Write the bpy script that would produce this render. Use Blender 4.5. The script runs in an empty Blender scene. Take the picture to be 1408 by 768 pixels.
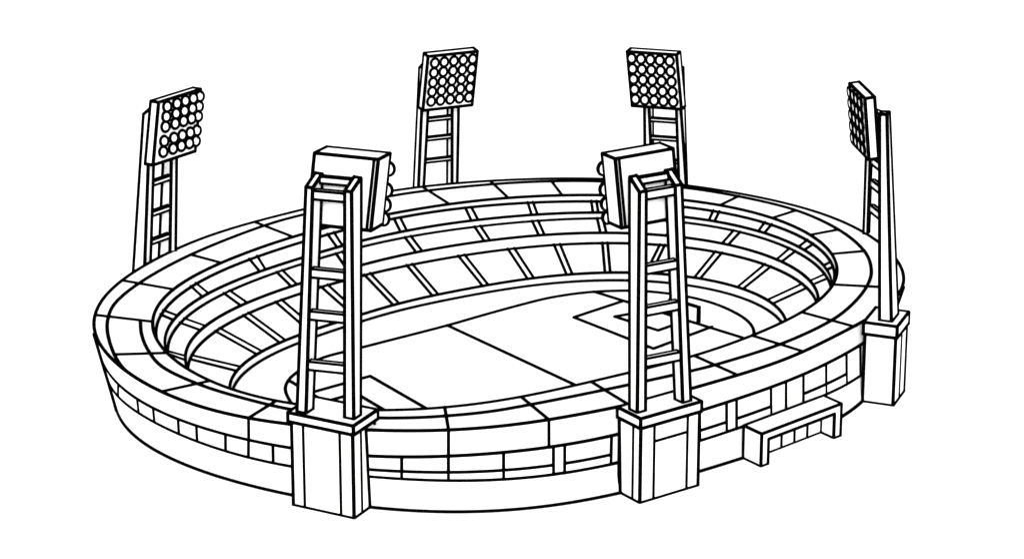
import bpy, math, json
import numpy as np
from mathutils import Vector, Matrix

DATA = json.loads(r'''{"CEN": [-2.373674845693749, -7.319209518737011], "curves": {"A": [19.0, [90.87, -0.9501, 2.3827, 5.0302, 10.3616, 0.9983, 0.7492, 0.7093, 0.6929, -0.0138, 0.354, 0.1829, 0.1596, 0.0792, 0.1577, 0.1064, 0.1578, 0.094, -0.1442, 0.1253, 0.093, 0.1081, 0.0279, 0.0651, -0.012]], "C": [19.0, [76.1944, -1.3318, 2.1225, 4.5213, 12.4415, 0.7083, 0.716, -0.274, 0.3589, -0.4778, 0.1802, 0.1543, 0.1941, -0.0097, -0.0766, 0.1213, 0.058]], "Cl": [17.4, [76.0163, -1.1481, 1.9953, 4.2655, 12.3552, 0.8848, 0.4824, -0.2534, 0.5286, -0.5046, 0.1054, 0.0439, 0.0852]], "B2": [14.9, [73.7807, -0.0135, 1.6116, 4.7208, 12.9685, 0.6407, 0.5565, -0.1739, 0.5433, -0.3982, -0.073, 0.1443, 0.0592]], "B2l": [13.200000000000001, [73.7428, 0.3121, 1.5227, 4.7373, 12.9749, 0.7412, 0.5776, -0.3256, 0.4789, -0.2328, -0.2463, 0.1136, -0.0059]], "B3": [11.4, [68.6877, 1.1368, -0.3447, 5.0744, 13.1009, 0.7803, 0.5234, -0.207, 0.8259, -0.2932, -0.1131, 0.0527, 0.2191]], "B3l": [8.8, [68.4548, 1.5324, -0.9037, 5.48, 13.1687, 0.896, 0.6064, -0.2978, 0.7477, -0.0924, -0.2339, -0.0786, 0.0665]], "B4": [3.6, [59.2722, 3.2707, -2.5586, 4.7573, 13.4559, 0.5498, 0.9226, -0.8856, 1.1547, -0.4625, -0.1433, -0.0702, 0.3105]], "B4l": [1.1, [59.6565, 3.2509, -2.1862, 4.7958, 13.0743, 0.7872, 0.8332, -0.6661, 0.9799, -0.2416, -0.1696, -0.0476, 0.2465]], "D": [0, [87.8422, 1.2959, -1.8285, 4.0569, 7.9321, 0.058, 0.2317, 0.9202, 0.4757, -0.1512, -0.6347, -0.3266, -0.0851, 0.0656, -0.0489]], "E": [12.919999999999998, [89.8699, -0.2909, 1.0639, 4.7005, 9.6288, 0.7046, 0.6034, 0.7843, 0.6228, -0.048, 0.0306, 0.0292, 0.0511, 0.0646, 0.0652, 0.073, 0.0791, 0.0513, -0.1294]], "F": [7.03, [89.0078, 0.4009, -0.3257, 4.4274, 8.9155, 0.4525, 0.3748, 0.7927, 0.5732, -0.0471, -0.2405, -0.139, -0.0379, 0.0594, 0.0405, 0.0358, 0.0451, 0.0252, -0.0385]]}, "zc": {"E": [13.0974, 0.2223, -0.2086, 0.083, -0.2377, -0.0281, -0.2127, -0.0737, -0.1398, -0.054, -0.0722, -0.0166, -0.0836, -0.0208, -0.0418, 0.073, -0.0678, 0.0309, -0.1247], "F": [7.2375, -0.3003, -0.2956, -0.0309, 0.3503, 0.167, -0.1988, -0.257, 0.0109, 0.0315, 0.1057, -0.119, 0.0256, 0.0442, 0.1679, -0.0024, -0.0249, 0.0104, 0.1264]}, "radials": [[[-67.193, 46.035, 19.0], [-56.382, 34.239, 19.0]], [[-96.407, 1.376, 19.0], [-83.439, -4.843, 19.0]], [[-100.063, -22.871, 19.0], [-86.105, -27.32, 19.0]], [[-92.511, -48.868, 19.0], [-80.723, -47.934, 19.0]], [[-79.463, -71.966, 19.0], [-69.231, -65.535, 19.0]], [[-58.492, -87.486, 19.0], [-53.041, -77.426, 19.0]], [[-81.421, 20.541, 19.0], [-73.259, 14.528, 19.0]], [[-24.098, 74.924, 19.0], [-16.888, 61.154, 19.0]], [[-5.71, 79.606, 19.0], [-1.262, 66.612, 19.0]], [[10.826, 79.293, 19.0], [13.327, 68.446, 19.0]], [[60.618, 67.223, 19.0], [55.32, 59.95, 19.0]], [[74.995, 55.462, 19.0], [68.196, 49.253, 19.0]], [[84.647, 39.954, 19.0], [77.229, 35.946, 19.0]], [[89.634, 23.302, 19.0], [81.196, 21.092, 19.0]], [[79.188, -1.457, 19.0], [91.306, -3.284, 19.0]], [[70.244, -21.128, 19.0], [81.282, -30.26, 19.0]], [[56.875, -36.558, 19.0], [67.906, -46.764, 19.0]], [[42.557, -49.799, 19.0], [51.695, -61.716, 19.0]], [[18.108, -65.982, 19.0], [25.808, -79.157, 19.0]], [[2.134, -75.251, 19.0], [8.181, -88.541, 19.0]], [[-15.071, -81.095, 19.0], [-13.982, -94.187, 19.0]]], "seam": [[-88.779, -59.452, 19.0], [-89.924, -57.175, 19.0], [-92.883, -48.588, 19.0], [-96.143, -34.147, 19.0], [-97.142, -23.864, 19.0], [-96.609, -14.842, 19.0], [-92.227, -0.41, 19.0], [-81.421, 20.541, 19.0], [-64.327, 43.129, 19.0], [-55.085, 51.668, 19.0], [-33.831, 66.307, 19.0], [-22.937, 71.581, 19.0], [-4.714, 77.29, 19.0], [9.806, 79.606, 19.0], [24.61, 79.481, 19.0], [46.585, 74.055, 19.0], [60.404, 66.918, 19.0], [74.698, 55.581, 19.0], [84.486, 40.242, 19.0], [89.634, 23.302, 19.0], [89.968, 9.67, 19.0], [88.195, -0.41, 19.0], [83.667, -13.319, 19.0], [76.714, -26.336, 19.0], [63.149, -42.286, 19.0], [46.963, -55.573, 19.0], [42.943, -58.315, 19.0], [26.785, -67.765, 19.0], [4.407, -79.675, 19.0], [-5.518, -84.091, 19.0], [-14.562, -86.428, 19.0], [-22.136, -87.486, 19.0], [-30.862, -87.486, 19.0], [-41.155, -85.368, 19.0], [-49.717, -82.51, 19.0], [-61.99, -75.033, 19.0], [-71.409, -67.542, 19.0], [-80.798, -56.718, 19.0], [-85.524, -45.12, 19.0], [-87.967, -35.113, 19.0], [-89.147, -26.582, 19.0]], "ZP": 1.1, "pitch": [[30.859, 42.738, 1.1], [37.295, 41.746, 1.1], [46.05, 38.075, 1.1], [53.273, 32.113, 1.1], [59.159, 23.054, 1.1], [61.106, 16.249, 1.1], [61.077, 10.573, 1.1], [59.219, 0.94, 1.1], [22.735, -37.38, 1.1], [-14.221, -57.47, 1.1], [-37.924, -57.47, 1.1], [-47.887, -46.432, 1.1], [-52.733, -35.086, 1.1], [-54.861, -25.778, 1.1], [-54.42, -20.091, 1.1], [-52.789, -15.292, 1.1], [-47.568, -6.022, 1.1], [-37.633, 1.642, 1.1], [-16.364, 17.289, 1.1], [-8.207, 23.951, 1.1], [0.545, 30.877, 1.1], [9.428, 37.203, 1.1], [16.875, 40.592, 1.1], [22.843, 42.131, 1.1]], "marks": [[[21.414, 42.076, 1.1], [58.093, 8.527, 1.1]], [[-16.475, 17.289, 1.1], [15.356, -23.418, 1.1]], [[28.605, 34.814, 1.1], [15.838, 23.054, 1.1], [35.332, 0.94, 1.1], [50.845, 16.249, 1.1]], [[36.178, 28.36, 1.1], [26.288, 23.581, 1.1], [37.053, 13.66, 1.1], [43.829, 20.162, 1.1]], [[-54.387, -20.329, 1.1], [-44.777, -34.164, 1.1]], [[-47.59, -27.656, 1.1], [-34.66, -17.555, 1.1], [-20.456, -38.295, 1.1]], [[-44.777, -34.164, 1.1], [-37.713, -28.592, 1.1], [-30.477, -39.207, 1.1]]], "aisles": [[[2.714, 2.7271, 2.6747, 2.6983], [3.0229, 3.0255, 2.9932, 2.9915], [-3.0133, -3.0447, -3.0465, -3.0814], [2.0097, 2.0071, 1.9827, 1.9783], [1.7139, 1.6965, 1.6912, 1.6694], [1.4827, 1.4652, 1.4643, 1.4443], [1.268, 1.2558, 1.2514, 1.2383], [2.3239, 2.3274, 2.2925, 2.2986], [0.8805, 0.8875, 0.8613, 0.8692], [0.7007, 0.7156, 0.6746, 0.692], [0.5096, 0.5393, 0.473, 0.5088], [0.3185, 0.3674, 0.2775, 0.3307]], [[-3.0753, -3.0665, -3.1119, -3.1049], [2.9217, 2.9636, 2.8911, 2.9295], [2.645, 2.6948, 2.6162, 2.6634], [-2.8466, -2.8458, -2.8274, -2.8135], [2.3318, 2.3754, 2.2995, 2.3318], [1.9888, 1.9862, 1.9618, 1.9539], [1.6842, 1.6537, 1.6607, 1.6284], [1.4626, 1.4268, 1.4416, 1.405], [1.2418, 1.2034, 1.2235, 1.1833], [1.0053, 0.9817, 0.9861, 0.9599], [0.8063, 0.7924, 0.7837, 0.7706], [0.5847, 0.5733, 0.5559, 0.5489], [0.3464, 0.3604, 0.3115, 0.3281]], [[-2.9348, -2.9836, -2.9042, -2.9444], [3.1041, 3.1364, 3.1329, -3.1128], [2.9348, 2.9959, 2.9636, 3.029], [2.7541, 2.8161, 2.7864, 2.8562], [2.5333, 2.5613, 2.4958, 2.5203], [2.2846, 2.2759, 2.2515, 2.234], [2.0473, 1.9993, 2.0167, 1.96], [1.7785, 1.6842, 1.7479, 1.652], [1.5507, 1.4504, 1.5237, 1.4216], [1.3657, 1.2811, 1.343, 1.2584], [1.1921, 1.1345, 1.1746, 1.1153], [1.0001, 0.9896, 0.9844, 0.9695], [0.8142, 0.8186, 0.7915, 0.7967], [0.6257, 0.6493, 0.5995, 0.6248], [0.4224, 0.4922, 0.3857, 0.4547]]], "bays": [[-2.6825, -2.7195], [-2.5745, -2.5885], [-2.503, -2.516], [-2.408, -2.422], [-2.3465, -2.3605], [-2.259, -2.273], [-2.195, -2.208], [-2.1315, -2.1405], [-2.0415, -2.047], [-1.9005, -1.9005], [-1.817, -1.8175], [-1.7035, -1.703], [-1.565, -1.565], [-1.431, -1.433], [-1.399, -1.402], [-1.2565, -1.265], [-1.2045, -1.2115], [-1.1355, -1.144], [-0.948, -0.9575], [-0.846, -0.8575], [-0.807, -0.8195], [-0.665, -0.6825], [-0.6005, -0.621], [-0.524, -0.547], [-0.4215, -0.444], [-0.326, -0.3425], [-0.2565, -0.265]], "baykind": "nnnnnnnnnwwwwpwpnwwpwnnwwp", "fascia": [[-2.1815, -2.195], [-1.7035, -1.7035], [-1.4415, -1.4435]], "sil": [3.354, 3.3865000000000003, 0.10250000000000004, 0.021500000000000075], "shelter": [[57.03677032660197, -70.29428718474355, 0.0], [76.9406408809776, -52.09561965592934, 0.0], [53.316439680227575, -65.38587396449248, 0.0], [59.359339773765655, -63.29408126112139, 0.0]], "shelter_h": 8.120000000000001, "goal": [[40.95305808359126, 26.229969908184785, 1.1000000000000227], [47.90076417175949, 19.89982152871039, 1.1000000000000227], 4.289999999999999, 4.26], "towers": {"near_left": {"x": -39.573, "y": -91.3627, "tp": 1.0871, "pw": 15.5924, "pd": 9.4144, "ph": 20.2447, "oh": 0.5582, "ct": 2.1329, "bt": 1.0069, "a0": 5.6104, "am0": -0.0916, "a1": 4.4651, "am1": 0.5547, "lw": 2.2852, "lw1": 1.6402, "f0": -2.9997, "b0": -0.1266, "f1": -0.7583, "b1": 3.2324, "zf": 74.1424, "zb": 76.1107, "tt": 0.1704, "pu": 1.7486, "pv": 4.1388, "pz": 72.1692, "W": 14.6963, "H": 15.8225, "Tk": 7.3195, "tau": 0.1165, "roll": 0.0819, "rungs": [0.9865, 0.645, 0.458, 0.2335]}, "near_right": {"x": 33.009, "y": -82.8824, "tp": 2.1976, "pw": 16.6031, "pd": 7.6021, "ph": 18.156, "oh": 0.0233, "ct": 2.3817, "bt": 1.0021, "a0": 5.9663, "am0": -0.2243, "a1": 4.5688, "am1": -0.5203, "lw": 2.2479, "lw1": 1.7981, "f0": -1.8523, "b0": 0.8468, "f1": 0.2777, "b1": 3.7284, "zf": 71.3022, "zb": 73.8669, "tt": -0.1114, "pu": -1.1419, "pv": 4.7898, "pz": 70.0983, "W": 14.8366, "H": 15.8658, "Tk": 5.4111, "tau": 0.0545, "roll": -0.0832, "rungs": [0.996, 0.6615, 0.4725, 0.2385]}, "right": {"x": 89.6498, "y": -27.5585, "tp": 2.7703, "pw": 9.9729, "pd": 7.5147, "ph": 17.5142, "oh": 0.2326, "ct": 2.9544, "bt": 1.0013, "a0": 7.7217, "am0": 7.7751, "a1": 4.1639, "am1": 3.6536, "lw": 5.8611, "lw1": 2.0979, "f0": -2.0245, "b0": 0.864, "f1": 1.8194, "b1": 3.5584, "zf": 71.3291, "zb": 71.1745, "tt": 0.5602, "pu": -0.1959, "pv": 6.3717, "pz": 70.1451, "W": 12.3772, "H": 14.8641, "Tk": 2.3221, "tau": 0.0977, "roll": 0.0257, "rungs": [0.726, 0.61, 0.4795]}, "left": {"x": -91.6277, "y": 20.3654, "tp": -0.7423, "pw": 17.0, "pd": 9.0, "ph": 1.5222, "oh": 0.9, "ct": 2.2222, "bt": 1.0, "a0": 4.679, "am0": -1.6946, "a1": 3.7932, "am1": 0.1163, "lw": 1.9969, "lw1": 1.6536, "f0": -4.1254, "b0": 0.5005, "f1": 4.858, "b1": 7.3932, "zf": 58.5818, "zb": 60.5818, "tt": 0.0509, "pu": 0.1946, "pv": 8.7505, "pz": 55.1854, "W": 14.5932, "H": 15.013, "Tk": 2.7054, "tau": -0.0843, "roll": -0.2615, "rungs": [0.646, 0.4995, 0.3625]}, "back_left": {"x": -20.9644, "y": 83.4989, "tp": -1.1576, "pw": 17.0, "pd": 9.0, "ph": 11.5082, "oh": 0.9, "ct": 2.2082, "bt": 1.0, "a0": 4.9127, "am0": -1.1998, "a1": 4.0628, "am1": -0.157, "lw": 1.4967, "lw1": 2.0414, "f0": -4.3231, "b0": -1.1547, "f1": 2.0942, "b1": 4.9848, "zf": 51.1647, "zb": 53.1647, "tt": -0.0464, "pu": -1.1722, "pv": 6.3497, "pz": 48.9223, "W": 13.9649, "H": 14.8484, "Tk": 3.1281, "tau": 0.0197, "roll": -0.1009, "rungs": [0.5855, 0.4415, 0.2745]}, "back_right": {"x": 42.8119, "y": 84.6486, "tp": -1.8556, "pw": 17.0, "pd": 9.0, "ph": 11.506, "oh": 0.9, "ct": 2.206, "bt": 1.0, "a0": 4.7471, "am0": 1.4842, "a1": 4.2145, "am1": 1.009, "lw": 2.0648, "lw1": 0.9331, "f0": -3.0823, "b0": -2.6966, "f1": 1.864, "b1": 6.9419, "zf": 50.5937, "zb": 50.1025, "tt": 0.0428, "pu": 2.3772, "pv": 6.3728, "pz": 48.6751, "W": 13.3856, "H": 14.5585, "Tk": 4.6176, "tau": -0.1011, "roll": 0.1287, "rungs": [0.6175, 0.464, 0.2725]}}}''')

scene = bpy.context.scene
COL = scene.collection

# ------------------------------------------------------------------ materials
def principled(name, base, rough):
    m = bpy.data.materials.new(name)
    m.use_nodes = True
    nt = m.node_tree
    b = nt.nodes['Principled BSDF']
    b.inputs['Roughness'].default_value = rough
    b.inputs['Specular IOR Level'].default_value = 0.0
    # faint procedural mottling of the paint, as real paint has
    tex = nt.nodes.new('ShaderNodeTexNoise'); tex.inputs['Scale'].default_value = 0.4
    tex.inputs['Detail'].default_value = 3.0
    co = nt.nodes.new('ShaderNodeTexCoord')
    ramp = nt.nodes.new('ShaderNodeMix'); ramp.data_type = 'RGBA'
    ramp.inputs[6].default_value = (*[c * 0.99 for c in base], 1)
    ramp.inputs[7].default_value = (*base, 1)
    nt.links.new(co.outputs['Object'], tex.inputs['Vector'])
    nt.links.new(tex.outputs['Fac'], ramp.inputs[0])
    nt.links.new(ramp.outputs[2], b.inputs['Base Color'])
    return m

WHITE = principled('white_paint', (0.96, 0.96, 0.96), 0.9)
BLACK = principled('black_trim', (0.0008, 0.0008, 0.0008), 1.0)

# ------------------------------------------------------------------ mesh builder
LW = 0.445      # half width of a main black trim line (m)
LT = 0.40       # half width of a thin seam line (m)
NS = 8

class MB:
    def __init__(s): s.v = []; s.f = []; s.m = []
    def face(s, pts, mat=0):
        i = len(s.v); s.v.extend([tuple(map(float, p)) for p in pts]); s.f.append(tuple(range(i, i + len(pts)))); s.m.append(mat)
    def grid(s, rows, closed=True, mat=0):
        """rows: list of equally long point rows; faces between neighbouring rows"""
        i0 = len(s.v); n = len(rows[0])
        for r in rows: s.v.extend([tuple(map(float, p)) for p in r])
        for a in range(len(rows) - 1):
            for k in range(n if closed else n - 1):
                k2 = (k + 1) % n
                s.f.append((i0 + a * n + k, i0 + a * n + k2, i0 + (a + 1) * n + k2, i0 + (a + 1) * n + k)); s.m.append(mat)
    def _rings(s, cents, radii, e1s, e2s, closed=False, cap=True):
        i0 = len(s.v); n = len(cents)
        an = [2 * math.pi * k / NS for k in range(NS)]
        for c, r, a, b in zip(cents, radii, e1s, e2s):
            for t in an: s.v.append(tuple(c + r * (math.cos(t) * a + math.sin(t) * b)))
        for j in range(n if closed else n - 1):
            j2 = (j + 1) % n
            for k in range(NS):
                k2 = (k + 1) % NS
                s.f.append((i0 + j * NS + k, i0 + j * NS + k2, i0 + j2 * NS + k2, i0 + j2 * NS + k)); s.m.append(1)
        if cap and not closed:
            s.f.append(tuple(i0 + k for k in range(NS))[::-1]); s.m.append(1)
            s.f.append(tuple(i0 + (n - 1) * NS + k for k in range(NS))); s.m.append(1)
    def line(s, a, b, r=LW):
        """straight trim bar with rounded ends"""
        a = np.asarray(a, float); b = np.asarray(b, float); d = b - a; L = np.linalg.norm(d)
        if L < 1e-4: return
        d /= L
        q = np.array([0, 0, 1.]) if abs(d[2]) < 0.9 else np.array([1., 0, 0])
        e1 = np.cross(d, q); e1 /= np.linalg.norm(e1); e2 = np.cross(d, e1)
        c = [a - d * r, a - d * r * 0.6, a, b, b + d * r * 0.6, b + d * r]
        s._rings(c, [r * .35, r * .8, r, r, r * .8, r * .35], [e1] * 6, [e2] * 6)
    def lines(s, pts, r=LW):
        for a, b in zip(pts[:-1], pts[1:]): s.line(a, b, r)
    def curve(s, pts, r=LW, closed=False):
        P = np.asarray(pts, float); n = len(P)
        if closed: T = np.roll(P, -1, 0) - np.roll(P, 1, 0)
        else: T = np.gradient(P, axis=0)
        T /= np.linalg.norm(T, axis=1)[:, None]
        up = np.array([0, 0, 1.]); e1 = np.cross(T, up); e1 /= np.linalg.norm(e1, axis=1)[:, None]; e2 = np.cross(T, e1)
        s._rings(list(P), [r] * n, list(e1), list(e2), closed)
    def box(s, c, r=LW, skip=()):
        """c: 8 corners, index = 4*x+2*y+z bits; white faces and black arrises"""
        for q in ((0, 1, 3, 2), (4, 6, 7, 5), (0, 4, 5, 1), (2, 3, 7, 6), (0, 2, 6, 4), (1, 5, 7, 3)):
            s.face([c[i] for i in q])
        for a in range(8):
            for bit in (1, 2, 4):
                if not a & bit: s.line(c[a], c[a | bit], r)
    def build(s, name, parent=None, origin=(0, 0, 0), smooth=False):
        me = bpy.data.meshes.new(name)
        o0 = np.asarray(origin, float)
        me.from_pydata([tuple(np.asarray(v) - o0) for v in s.v], [], s.f)
        me.materials.append(WHITE); me.materials.append(BLACK)
        me.polygons.foreach_set('material_index', s.m)
        me.update()
        o = bpy.data.objects.new(name, me); COL.objects.link(o)
        if parent is not None: o.parent = parent
        return o

def empty(name, loc, label, cat, group=None):
    o = bpy.data.objects.new(name, None); COL.objects.link(o); o.location = loc
    o.empty_display_size = 2; tag(o, label, cat, group); return o
def tag(o, label=None, cat=None, group=None, kind=None):
    if label: o['label'] = label
    if cat: o['category'] = cat
    if group: o['group'] = group
    if kind: o['kind'] = kind

# ------------------------------------------------------------------ stadium curves
CEN = np.array(DATA['CEN'])
def cp(name, ph):
    z, c = DATA['curves'][name]; ph = np.asarray(ph, float)
    r = np.full_like(ph, c[0]); K = (len(c) - 1) // 2
    for k in range(1, K + 1): r = r + c[2 * k - 1] * np.cos(k * ph) + c[2 * k] * np.sin(k * ph)
    zz = np.full_like(r, z)
    if name in DATA['zc']:
        c = DATA['zc'][name]; zz = np.full_like(r, c[0])
        for k in range(1, (len(c) - 1) // 2 + 1): zz = zz + c[2 * k - 1] * np.cos(k * ph) + c[2 * k] * np.sin(k * ph)
    return np.stack([CEN[0] + r * np.cos(ph), CEN[1] + r * np.sin(ph), zz], -1)
NSEG = 288
PH = np.linspace(0, 2 * math.pi, NSEG, endpoint=False)
RING = {n: cp(n, PH) for n in DATA['curves']}
ORG = np.array([CEN[0], CEN[1], 0.0])
ZP = DATA['ZP']

def catmull(P, closed, sub=8):
    P = np.asarray(P, float); n = len(P); out = []
    for i in range(n if closed else n - 1):
        g = lambda k: P[k % n] if closed else P[min(max(k, 0), n - 1)]
        p0, p1, p2, p3 = g(i - 1), g(i), g(i + 1), g(i + 2)
        d1 = np.linalg.norm(p1 - p0) ** .5 or 1e-3; d2 = np.linalg.norm(p2 - p1) ** .5; d3 = np.linalg.norm(p3 - p2) ** .5 or 1e-3
        m1 = (p2 - p1) + d2 * ((p1 - p0) / d1 - (p2 - p0) / (d1 + d2)) if d1 > .01 else p2 - p1
        m2 = (p2 - p1) + d2 * ((p3 - p2) / d3 - (p3 - p1) / (d2 + d3)) if d3 > .01 else p2 - p1
        for k in range(sub):
            t = k / sub
            out.append((2*t**3-3*t**2+1)*p1 + (t**3-2*t**2+t)*m1 + (-2*t**3+3*t**2)*p2 + (t**3-t**2)*m2)
    if not closed: out.append(P[-1])
    return np.array(out)

# ------------------------------------------------------------------ ground, sky
gm = MB(); S = 6000.0
gm.face([(-S, -S, 0), (S, -S, 0), (S, S, 0), (-S, S, 0)])
ground = gm.build('ground'); tag(ground, kind='structure')

# playing field: flat sheet inside the bowl with its painted lines
pm = MB()
r4 = RING['B4l'].copy(); r4[:, 2] = ZP; c0 = np.array([CEN[0], CEN[1], ZP])
i0 = len(pm.v); pm.v.append(tuple(c0)); pm.v.extend([tuple(p) for p in r4])
for k in range(NSEG): pm.f.append((i0, i0 + 1 + k, i0 + 1 + (k + 1) % NSEG)); pm.m.append(0)
bd = catmull(DATA['pitch'], True, 8); pm.curve(bd + [0, 0, .2], LT * 1.1, True)
for L in DATA['marks']: pm.lines(np.array(L) + [0, 0, .2], LT * 1.1)
pitch = pm.build('playing_field', origin=ORG); pitch.location = ORG; tag(pitch, kind='structure')

# ------------------------------------------------------------------ stadium
st = empty('stadium', ORG, 'large oval white stadium bowl with tiered stands and flat panelled roof rim', 'stadium')
mb = MB()                                                   # roof rim
mb.grid([RING['A'], RING['C']])
mb.curve(RING['A'] + [0, 0, .15], LW, True); mb.curve(RING['C'] + [0, 0, .1], LW, True)
LIFT = np.array([0, 0, .2])
for a, b in DATA['radials']: mb.line(np.array(a) + LIFT, np.array(b) + LIFT, LT)
mb.curve(catmull(DATA['seam'], False, 8) + LIFT, LT * 1.15)
mb.build('roof', st, ORG)

mb = MB()                                                   # fascia below the roof edge
mb.grid([RING['E'], RING['A']]); mb.curve(RING['E'], LW, True)
for a, b in DATA['fascia']: mb.line(cp('A', [a])[0], cp('E', [b])[0], LT)
mb.build('fascia', st, ORG)

mb = MB()                                                   # outer wall
mb.grid([RING['D'], RING['F'], RING['E']])
mb.curve(RING['F'], LW, True); dout = (RING['D'] - ORG) / np.linalg.norm(RING['D'] - ORG, axis=1)[:, None]
mb.curve(RING['D'] + dout * .25 + [0, 0, .2], LW, True)
CAM = np.array([0, -800 * math.cos(math.radians(20)), 20 + 800 * math.sin(math.radians(20))])
el0 = math.radians(20)
def view(P):
    q = P - CAM; dpt = q[:, 1] * math.cos(el0) - q[:, 2] * math.sin(el0)
    return np.stack([q[:, 0] / dpt, (q[:, 1] * math.sin(el0) + q[:, 2] * math.cos(el0)) / dpt], 1)
for lo, hi in ((2.9, 4.1), (-0.9, 0.5)):                          # end joints of the curved wall
    ph = np.linspace(lo, hi, 2401); C4 = [cp(n, ph) for n in ('A', 'E', 'F', 'D')]; q = []
    for k in range(3):
        for t in np.linspace(0, 1, 7):
            P = C4[k] * (1 - t) + C4[k + 1] * t; V = view(P); R_ = view(C4[k + 1]) - view(C4[k]); Tg = np.gradient(V, axis=0)
            cr = Tg[:, 0] * R_[:, 1] - Tg[:, 1] * R_[:, 0]
            z0 = np.nonzero(np.sign(cr[1:]) != np.sign(cr[:-1]))[0]
            if len(z0) == 0: continue
            m = int(z0[0]); q.append(P[m] + np.array([math.cos(ph[m]), math.sin(ph[m]), 0]) * .34)
    for a, c in zip(q[:-1], q[1:]): mb.line(a, c, LW)
mb.build('outer_wall', st, ORG)

def wall_pt(pe, pf, t, off):
    a = cp('E', [pe])[0]; b = cp('F', [pf])[0]; p = a + (b - a) * t
    n = np.array([math.cos(pe), math.sin(pe), 0]); return p + n * off
bays = DATA['bays']; kinds = 'nnnnnnnnnwwwwpwpnwwpwnnwwp'
for (a, b), (c, d), k in zip(bays[:-1], bays[1:], kinds):
    nm = {'n': 'wall_panel', 'w': 'window', 'p': 'pilaster'}[k]
    off = {'n': .06, 'w': .06, 'p': .12}[k]
    mb = MB(); N = 6
    row = lambda t, o: [wall_pt(a + (c - a) * j / N, b + (d - b) * j / N, t, o) for j in range(N + 1)]
    mb.grid([row(.97, off), row(.03, off)], closed=False)
    if (a, b) != tuple(bays[9]): mb.lines([wall_pt(a, b, .0, off), wall_pt(a, b, 1.0, off)], LT)
    if (c, d) != tuple(bays[9]): mb.lines([wall_pt(c, d, .0, off), wall_pt(c, d, 1.0, off)], LT)
    o = mb.build(nm, st, ORG)
    if k == 'w':
        sb = MB(); t0 = .66
        sb.grid([row(.965, off + .12), row(t0, off + .12), row(t0, off)], closed=False)
        sb.lines(row(t0, off + .06), LT)
        sb.build('sill', o, (0, 0, 0)).location = -Vector((0, 0, 0))
        o.children[0].data.transform(Matrix.Translation(-Vector(ORG)))

tier_rows = [('Cl', 'B2'), ('B2l', 'B3'), ('B3l', 'B4')]
for (hi, lo), ais in zip(tier_rows, DATA['aisles']):
    mb = MB(); mb.grid([RING[hi], RING[lo]])
    tier = mb.build('seating_tier', st, ORG)
    for (t1, b1, t2, b2) in ais:
        am = MB(); up = np.array([0, 0, .12])
        A1, A2 = cp(hi, [t1])[0] + up, cp(hi, [t2])[0] + up; B1, B2_ = cp(lo, [b1])[0] + up, cp(lo, [b2])[0] + up
        am.face([A1, A2, B2_, B1]); am.line(A1, B1, LT * 1.08); am.line(A2, B2_, LT * 1.08)
        am.build('aisle', tier, ORG)
for hi, lo, nm in (('C', 'Cl', 'roof_edge'), ('B2', 'B2l', 'tier_front'), ('B3', 'B3l', 'tier_front'), ('B4', 'B4l', 'pitch_wall')):
    mb = MB(); mb.grid([RING[hi], RING[lo]])
    if hi != 'C': mb.curve(RING[hi], LW, True)
    inn = (ORG - RING[lo]) * [1, 1, 0]; inn /= np.linalg.norm(inn, axis=1)[:, None]
    mb.curve(RING[lo] + inn * .25 + [0, 0, .2 if hi == 'B4' else .05], LW * .95, True)
    mb.build(nm, st, ORG)

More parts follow.
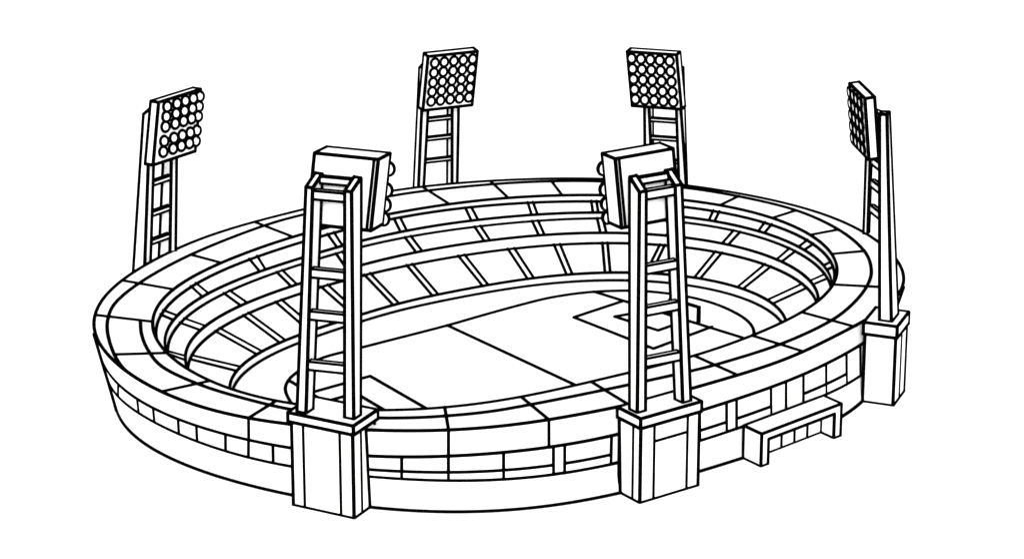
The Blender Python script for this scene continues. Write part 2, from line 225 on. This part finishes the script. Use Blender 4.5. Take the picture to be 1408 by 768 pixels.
# ------------------------------------------------------------------ floodlight towers
def tower(p, label, fx, fy, lamp_r, prot, r, opts):
    base = np.array([p['x'], p['y'], 0.0])
    w = np.array([math.cos(p['tp']), math.sin(p['tp']), 0]); u = np.array([w[1], -w[0], 0]); z = np.array([0, 0, 1.])
    t2 = p['tp'] + p['tt']; wt = np.array([math.cos(t2), math.sin(t2), 0]); ut = np.array([wt[1], -wt[0], 0])
    root = empty('floodlight_tower', base, label, 'floodlight tower', 'floodlight towers round the stadium')
    G = lambda a, b, c: base + u * (a + po) + w * b + z * c
    zc, zt = p['ph'], p['ph'] + p['ct']; W2, D2 = p['pw'] / 2, p['pd'] / 2
    po = 0.0
    if opts.get('far'): po = p['am0']; W2 = p['a0'] + p['lw'] / 2 + .3; D2 = 4.0
    B = lambda W, Dp, z0, z1: [G(x * W, y * Dp, zz) for x in (-1, 1) for y in (-1, 1) for zz in (z0, z1)]
    mb = MB(); mb.box(B(W2, D2, 0, zc), r)
    for f in opts.get('front', (.19, .79)):
        mb.line(G((2 * f - 1) * W2, -D2, 0), G((2 * f - 1) * W2, -D2, zc), r * .8)
    for sgn, f in opts.get('side', ()):
        mb.line(G(sgn * W2, (2 * f - 1) * D2, 0), G(sgn * W2, (2 * f - 1) * D2, zc), r * .8)
    if 'rail' in opts:
        f0, f1, h = opts['rail']; mb.line(G((2*f0-1)*W2, -D2, zc*h), G((2*f1-1)*W2, -D2, zc*h), r * .8)
    if not opts.get('far'):
        for sg in (-1, 1):                                        # trim where the pedestal meets the stadium wall
            q = []
            for nme in ('D', 'A'):
                zl = DATA['curves'][nme][0]
                if zl > zc: zl = zc
                ys = np.linspace(-D2, D2, 801); pts = np.array([G(sg * W2, y, zl) for y in ys])
                dl = pts[:, :2] - CEN; rc = np.linalg.norm(cp(nme, np.arctan2(dl[:, 1], dl[:, 0]))[:, :2] - CEN, axis=1)
                ins = np.linalg.norm(dl, axis=1) < rc
                q.append(G(sg * (W2 + .1), ys[int(np.argmax(ins))] if ins.any() else D2, zl))
            mb.lines(q, r)
    ped = mb.build('pedestal', root, base)
    oh = max(p['oh'], .35); mb = MB(); mb.box(B(W2 + oh, D2 + oh, zc + .01, zt), r); mb.build('cap', ped, base)
    # legs
    def lg(su, e, fb, t):
        c0 = ut * (p['am0'] + su * p['a0']); c1 = ut * (p['am1'] + su * p['a1'])
        f0 = p['f0'] if fb == 'f' else p['b0']; f1 = p['f1'] if fb == 'f' else p['b1']; z1 = p['zf'] if fb == 'f' else p['zb']
        a = base + c0 + u * e * p['lw'] / 2 + w * f0 + z * zt; b = base + c1 + u * e * p['lw1'] / 2 + w * f1 + z * z1
        return a + (b - a) * t
    for su in (-1, 1):
        mb = MB(); t0 = opts.get('cut', 0) if su > 0 else 0
        if t0:                                                    # hung ladder rail, held by the rungs
            bk = lambda e, f, t: lg(1, 0, 'b', t) + u * e * .75 + w * f * .5
            mb.box([bk(e, f, t) for e in (-1, 1) for f in (-1, 1) for t in (t0, .9)], r * .8); mb.build('ladder_rail', root, base)
        else:
            mb.box([lg(su, e, fb, t) for e in (-1, 1) for fb in ('f', 'b') for t in (0, 1)], r); mb.build('leg', root, base)
    # rungs
    def rung(fb, t, h, dep):
        mb = MB(); sgn = 1 if fb == 'f' else -1
        L = lg(-1, 1, fb, t); R = lg(1, -1, fb, t)
        if opts.get('cut'): L = lg(-1, 1, 'b', t) - w * .3; R = lg(1, 0, 'b', t) - u * .0 - w * .5
        a = w * sgn * .12; b = w * sgn * dep
        mb.box([q + k - z * hh for q in (L, R) for k in (a, b) for hh in (h, 0)], r * .76); mb.build('rung', root, base)
    for t in p['rungs']: rung(opts['rf'], t, opts['rh'], opts['rd'])
    for t in opts.get('back_bars', ()): rung('b', t, opts['rh'] * .8, 1.0)
    if opts.get('cut'):                                           # head bracket between mast and lamp panel
        mb = MB(); c = base + ut * (p['am1'] - p['a1']) + z * p['zb']
        mb.box([c + u * (e * p['lw1'] * .5) + w * (p['b1'] + y) + z * (hh + .35 * (y > 0)) for e in (-.9, .9) for y in (-.1, 1.15) for hh in (-1.7, 0)], r * .9); mb.build('bracket', root, base)
    # lamp panel
    pc = base + ut * p['pu'] + wt * p['pv'] + z * p['pz']; ta = p['tau']
    n = wt * math.cos(ta) - z * math.sin(ta); up = wt * math.sin(ta) + z * math.cos(ta) + ut * p['roll']
    W, H, T = p['W'] / 2, p['H'] / 2, p['Tk']
    mb = MB(); mb.box([pc + ut * x * W + n * T * y + up * zz * H for x in (-1, 1) for y in (0, 1) for zz in (-1, 1)], r)
    if 'rim' in opts:
        x = opts['rim'] * (W - .95); mb.line(pc + ut * x - up * H, pc + ut * x + up * H, r * .85)
    panel = mb.build('light_panel', root, base)
    lm = MB(); K = 20; an = [2 * math.pi * k / K for k in range(K)]
    ci = lambda rr, h: [(rr * math.cos(t), rr * math.sin(t) * opts.get('oval', 1), h) for t in an]
    lm.grid([ci(lamp_r, -.05), ci(lamp_r, prot), ci(lamp_r * .6, prot + .12)]); lm.face(ci(lamp_r * .6, prot + .12)); lm.face(ci(lamp_r, -.05)[::-1])
    lm.curve(ci(lamp_r, prot), r * opts.get('ring', .86), True)
    proto = None
    for v in fy:
        for h in fx:
            c = pc + n * T + ut * W * (1 - 2 * h) * opts.get('flip', 1) + up * H * (1 - 2 * v)
            M = Matrix(((ut[0], up[0], n[0], c[0] - base[0]), (ut[1], up[1], n[1], c[1] - base[1]), (ut[2], up[2], n[2], c[2] - base[2]), (0, 0, 0, 1)))
            if proto is None: o = proto = lm.build('lamp', panel)
            else: o = proto.copy(); COL.objects.link(o); o.parent = panel
            o.matrix_basis = M
    return root

TW = DATA['towers']
tower(TW['near_left'], 'floodlight tower seen from behind, lamps peeking past the right edge of its panel',
      (.015, .28, .54, .8), (.22, .52, .73, .93), 1.35, .45, .445, dict(rf='f', rh=1.9, rd=1.5, ring=1.2, back_bars=(.995,), rim=1, front=(.19, .79), side=((1, .36),)))
tower(TW['near_right'], 'floodlight tower seen from behind, lamps peeking past the left edge of its panel',
      (.2, .46, .72, .985), (.22, .52, .73, .93), 1.35, .45, .445, dict(rf='f', rh=1.9, rd=1.5, ring=1.2, back_bars=(.995,), rim=-1, front=(.23, .8), side=((-1, .34),), rail=(.23, .8, .77)))
tower(TW['right'], 'slim floodlight tower seen side-on, its pedestal nearest the low entrance shelter',
      (.03, .27, .5, .74), (.13, .32, .51, .70, .89), 1.2, .35, .445, dict(rf='b', rh=1.7, rd=1.3, front=(.53,), cut=.33))
tower(TW['left'], 'leaning floodlight tower beyond the far rim, lamps split into an upper and a lower block',
      (.2, .43, .63, .82, .98), (.11, .27, .43, .66, .83), 1.2, .3, .46, dict(rf='b', rh=1.1, rd=1.2, far=1))
tower(TW['back_left'], 'rear floodlight tower with square lamp panel and an unobstructed three-rung ladder below',
      (.145, .335, .53, .72, .91), (.13, .31, .49, .66, .84), 1.08, .2, .46, dict(rf='b', rh=.9, rd=.9, far=1, oval=1.12))
tower(TW['back_right'], 'rear floodlight tower with square lamp panel, its ladder partly hidden behind a nearer tower',
      (.08, .27, .46, .65, .85), (.12, .31, .5, .69, .87), 1.08, .2, .46, dict(rf='b', rh=.9, rd=.9, far=1, oval=1.12))

# ------------------------------------------------------------------ entrance shelter against the outer wall
fl, fr, bl, ib = [np.array(q) for q in DATA['shelter']]
lx = fr - fl; Lx = np.linalg.norm(lx); lx /= Lx; dy = bl - fl; Dy = np.linalg.norm(dy); dy /= Dy
h = DATA['shelter_h']; z3 = np.array([0, 0, 1.]); cw = 2.25; rt = 1.9
sh = empty('entrance_shelter', fl, 'low flat-roofed open shelter projecting from the foot of the outer wall', 'shelter')
Q = lambda x, y, zz: fl + lx * x + dy * y + z3 * zz
def bx(x0, x1, y0, y1, z0, z1): return [Q(x, y, zz) for x in (x0, x1) for y in (y0, y1) for zz in (z0, z1)]
def sbox(name, c, edges):
    mb = MB()
    for q in ((0, 1, 3, 2), (4, 6, 7, 5), (0, 4, 5, 1), (2, 3, 7, 6), (0, 2, 6, 4), (1, 5, 7, 3)): mb.face([c[i] for i in q])
    for a, b in edges: mb.line(c[a], c[b], .42)
    return mb
ALL = [(a, a | k) for a in range(8) for k in (1, 2, 4) if not a & k]
back = Dy * .72
ro = sbox('roof', bx(0, Lx, 0, Dy, h - rt, h), [e for e in ALL if e not in ((0, 1), (4, 5), (0, 4), (0, 2), (4, 6), (2, 6), (2,3), (6,7))])
ro.line(Q(cw, 0, h - rt), Q(Lx - cw, 0, h - rt), .42); ro.line(Q(0, 0, h), Q(0, 0, h - rt), .42); ro.line(Q(Lx, 0, h), Q(Lx, 0, h - rt), .42); ro.line(Q(0, Dy, h), Q(0, Dy, h - rt), .42)
ro.build('roof', sh, fl)
for x0, x1 in ((0, cw), (Lx - cw, Lx)):
    mb = sbox('side_wall', bx(x0, x1, 0, Dy, 0, h - rt - .005), [e for e in ALL if not (e[0] & 1 and e[1] & 1)]); mb.build('side_wall', sh, fl)
mb = MB(); mb.box(bx(cw + .02, Lx - cw - .02, back, back + .6, 0, h - rt - .01), .37)
N = 5
for k in range(1, N):
    x = cw + (Lx - 2 * cw) * (k / N) * .98
    mb.line(Q(x, back, 0), Q(x, back, h - rt), .37)
mb.build('back_wall', sh, fl)

# ------------------------------------------------------------------ goal on the field
g0, g1, h0, h1 = DATA['goal']; g0 = np.array(g0); g1 = np.array(g1); hg = (h0 + h1) / 2
gl = empty('football_goal', (g0 + g1) / 2, 'small black-edged football goal frame standing on the goal line', 'goal')
dx = (g1 - g0) / np.linalg.norm(g1 - g0); nx = np.array([dx[1], -dx[0], 0])
def gbar(name, a, b):
    mb = MB(); mb.line(a, b, .3)
    mb.line(a + nx * .9, b + nx * .9, .3)
    mb.face([a, b, b + nx * .9, a + nx * .9], 1); mb.face([a - z3*.05, b- z3*.05, b + nx * .9 - z3*.05, a + nx * .9- z3*.05], 1); mb.build(name, gl, (g0 + g1) / 2)
up = z3 * hg
gbar('post', g0, g0 + up); gbar('post', g1, g1 + up); gbar('crossbar', g0 + up, g1 + up)

# ------------------------------------------------------------------ light: bright even overcast sky and a soft sun
wd = bpy.data.worlds.new('World'); scene.world = wd; wd.use_nodes = True
bg = wd.node_tree.nodes['Background']
bg.inputs['Color'].default_value = (1.0, 1.0, 1.0, 1); bg.inputs['Strength'].default_value = 1.0
sl = bpy.data.lights.new('sun', 'SUN'); sl.energy = 1.5; sl.angle = math.radians(12); sl.color = (1, .99, .97)
so = bpy.data.objects.new('sun', sl); COL.objects.link(so); so.rotation_euler = (math.radians(64), 0, math.radians(0)); so.location = (0, 0, 200)

# ------------------------------------------------------------------ camera
cam = bpy.data.cameras.new('camera'); co = bpy.data.objects.new('camera', cam); COL.objects.link(co)
el = math.radians(20); d = 800.0
co.location = (0, -d * math.cos(el), 20 + d * math.sin(el)); co.rotation_euler = (math.pi / 2 - el, 0, 0)
cam.sensor_width = 36; cam.lens = (d / 0.18) / 1408 * 36; cam.clip_start = 1; cam.clip_end = 20000
scene.camera = co
scene.view_settings.view_transform = 'Standard'; scene.view_settings.look = 'None'
scene.view_settings.exposure = 0.45; scene.view_settings.gamma = 1.0
scene.cycles.max_bounces = 16; scene.cycles.diffuse_bounces = 16
scene.cycles.use_denoising = True; scene.cycles.denoiser = 'OPENIMAGEDENOISE'
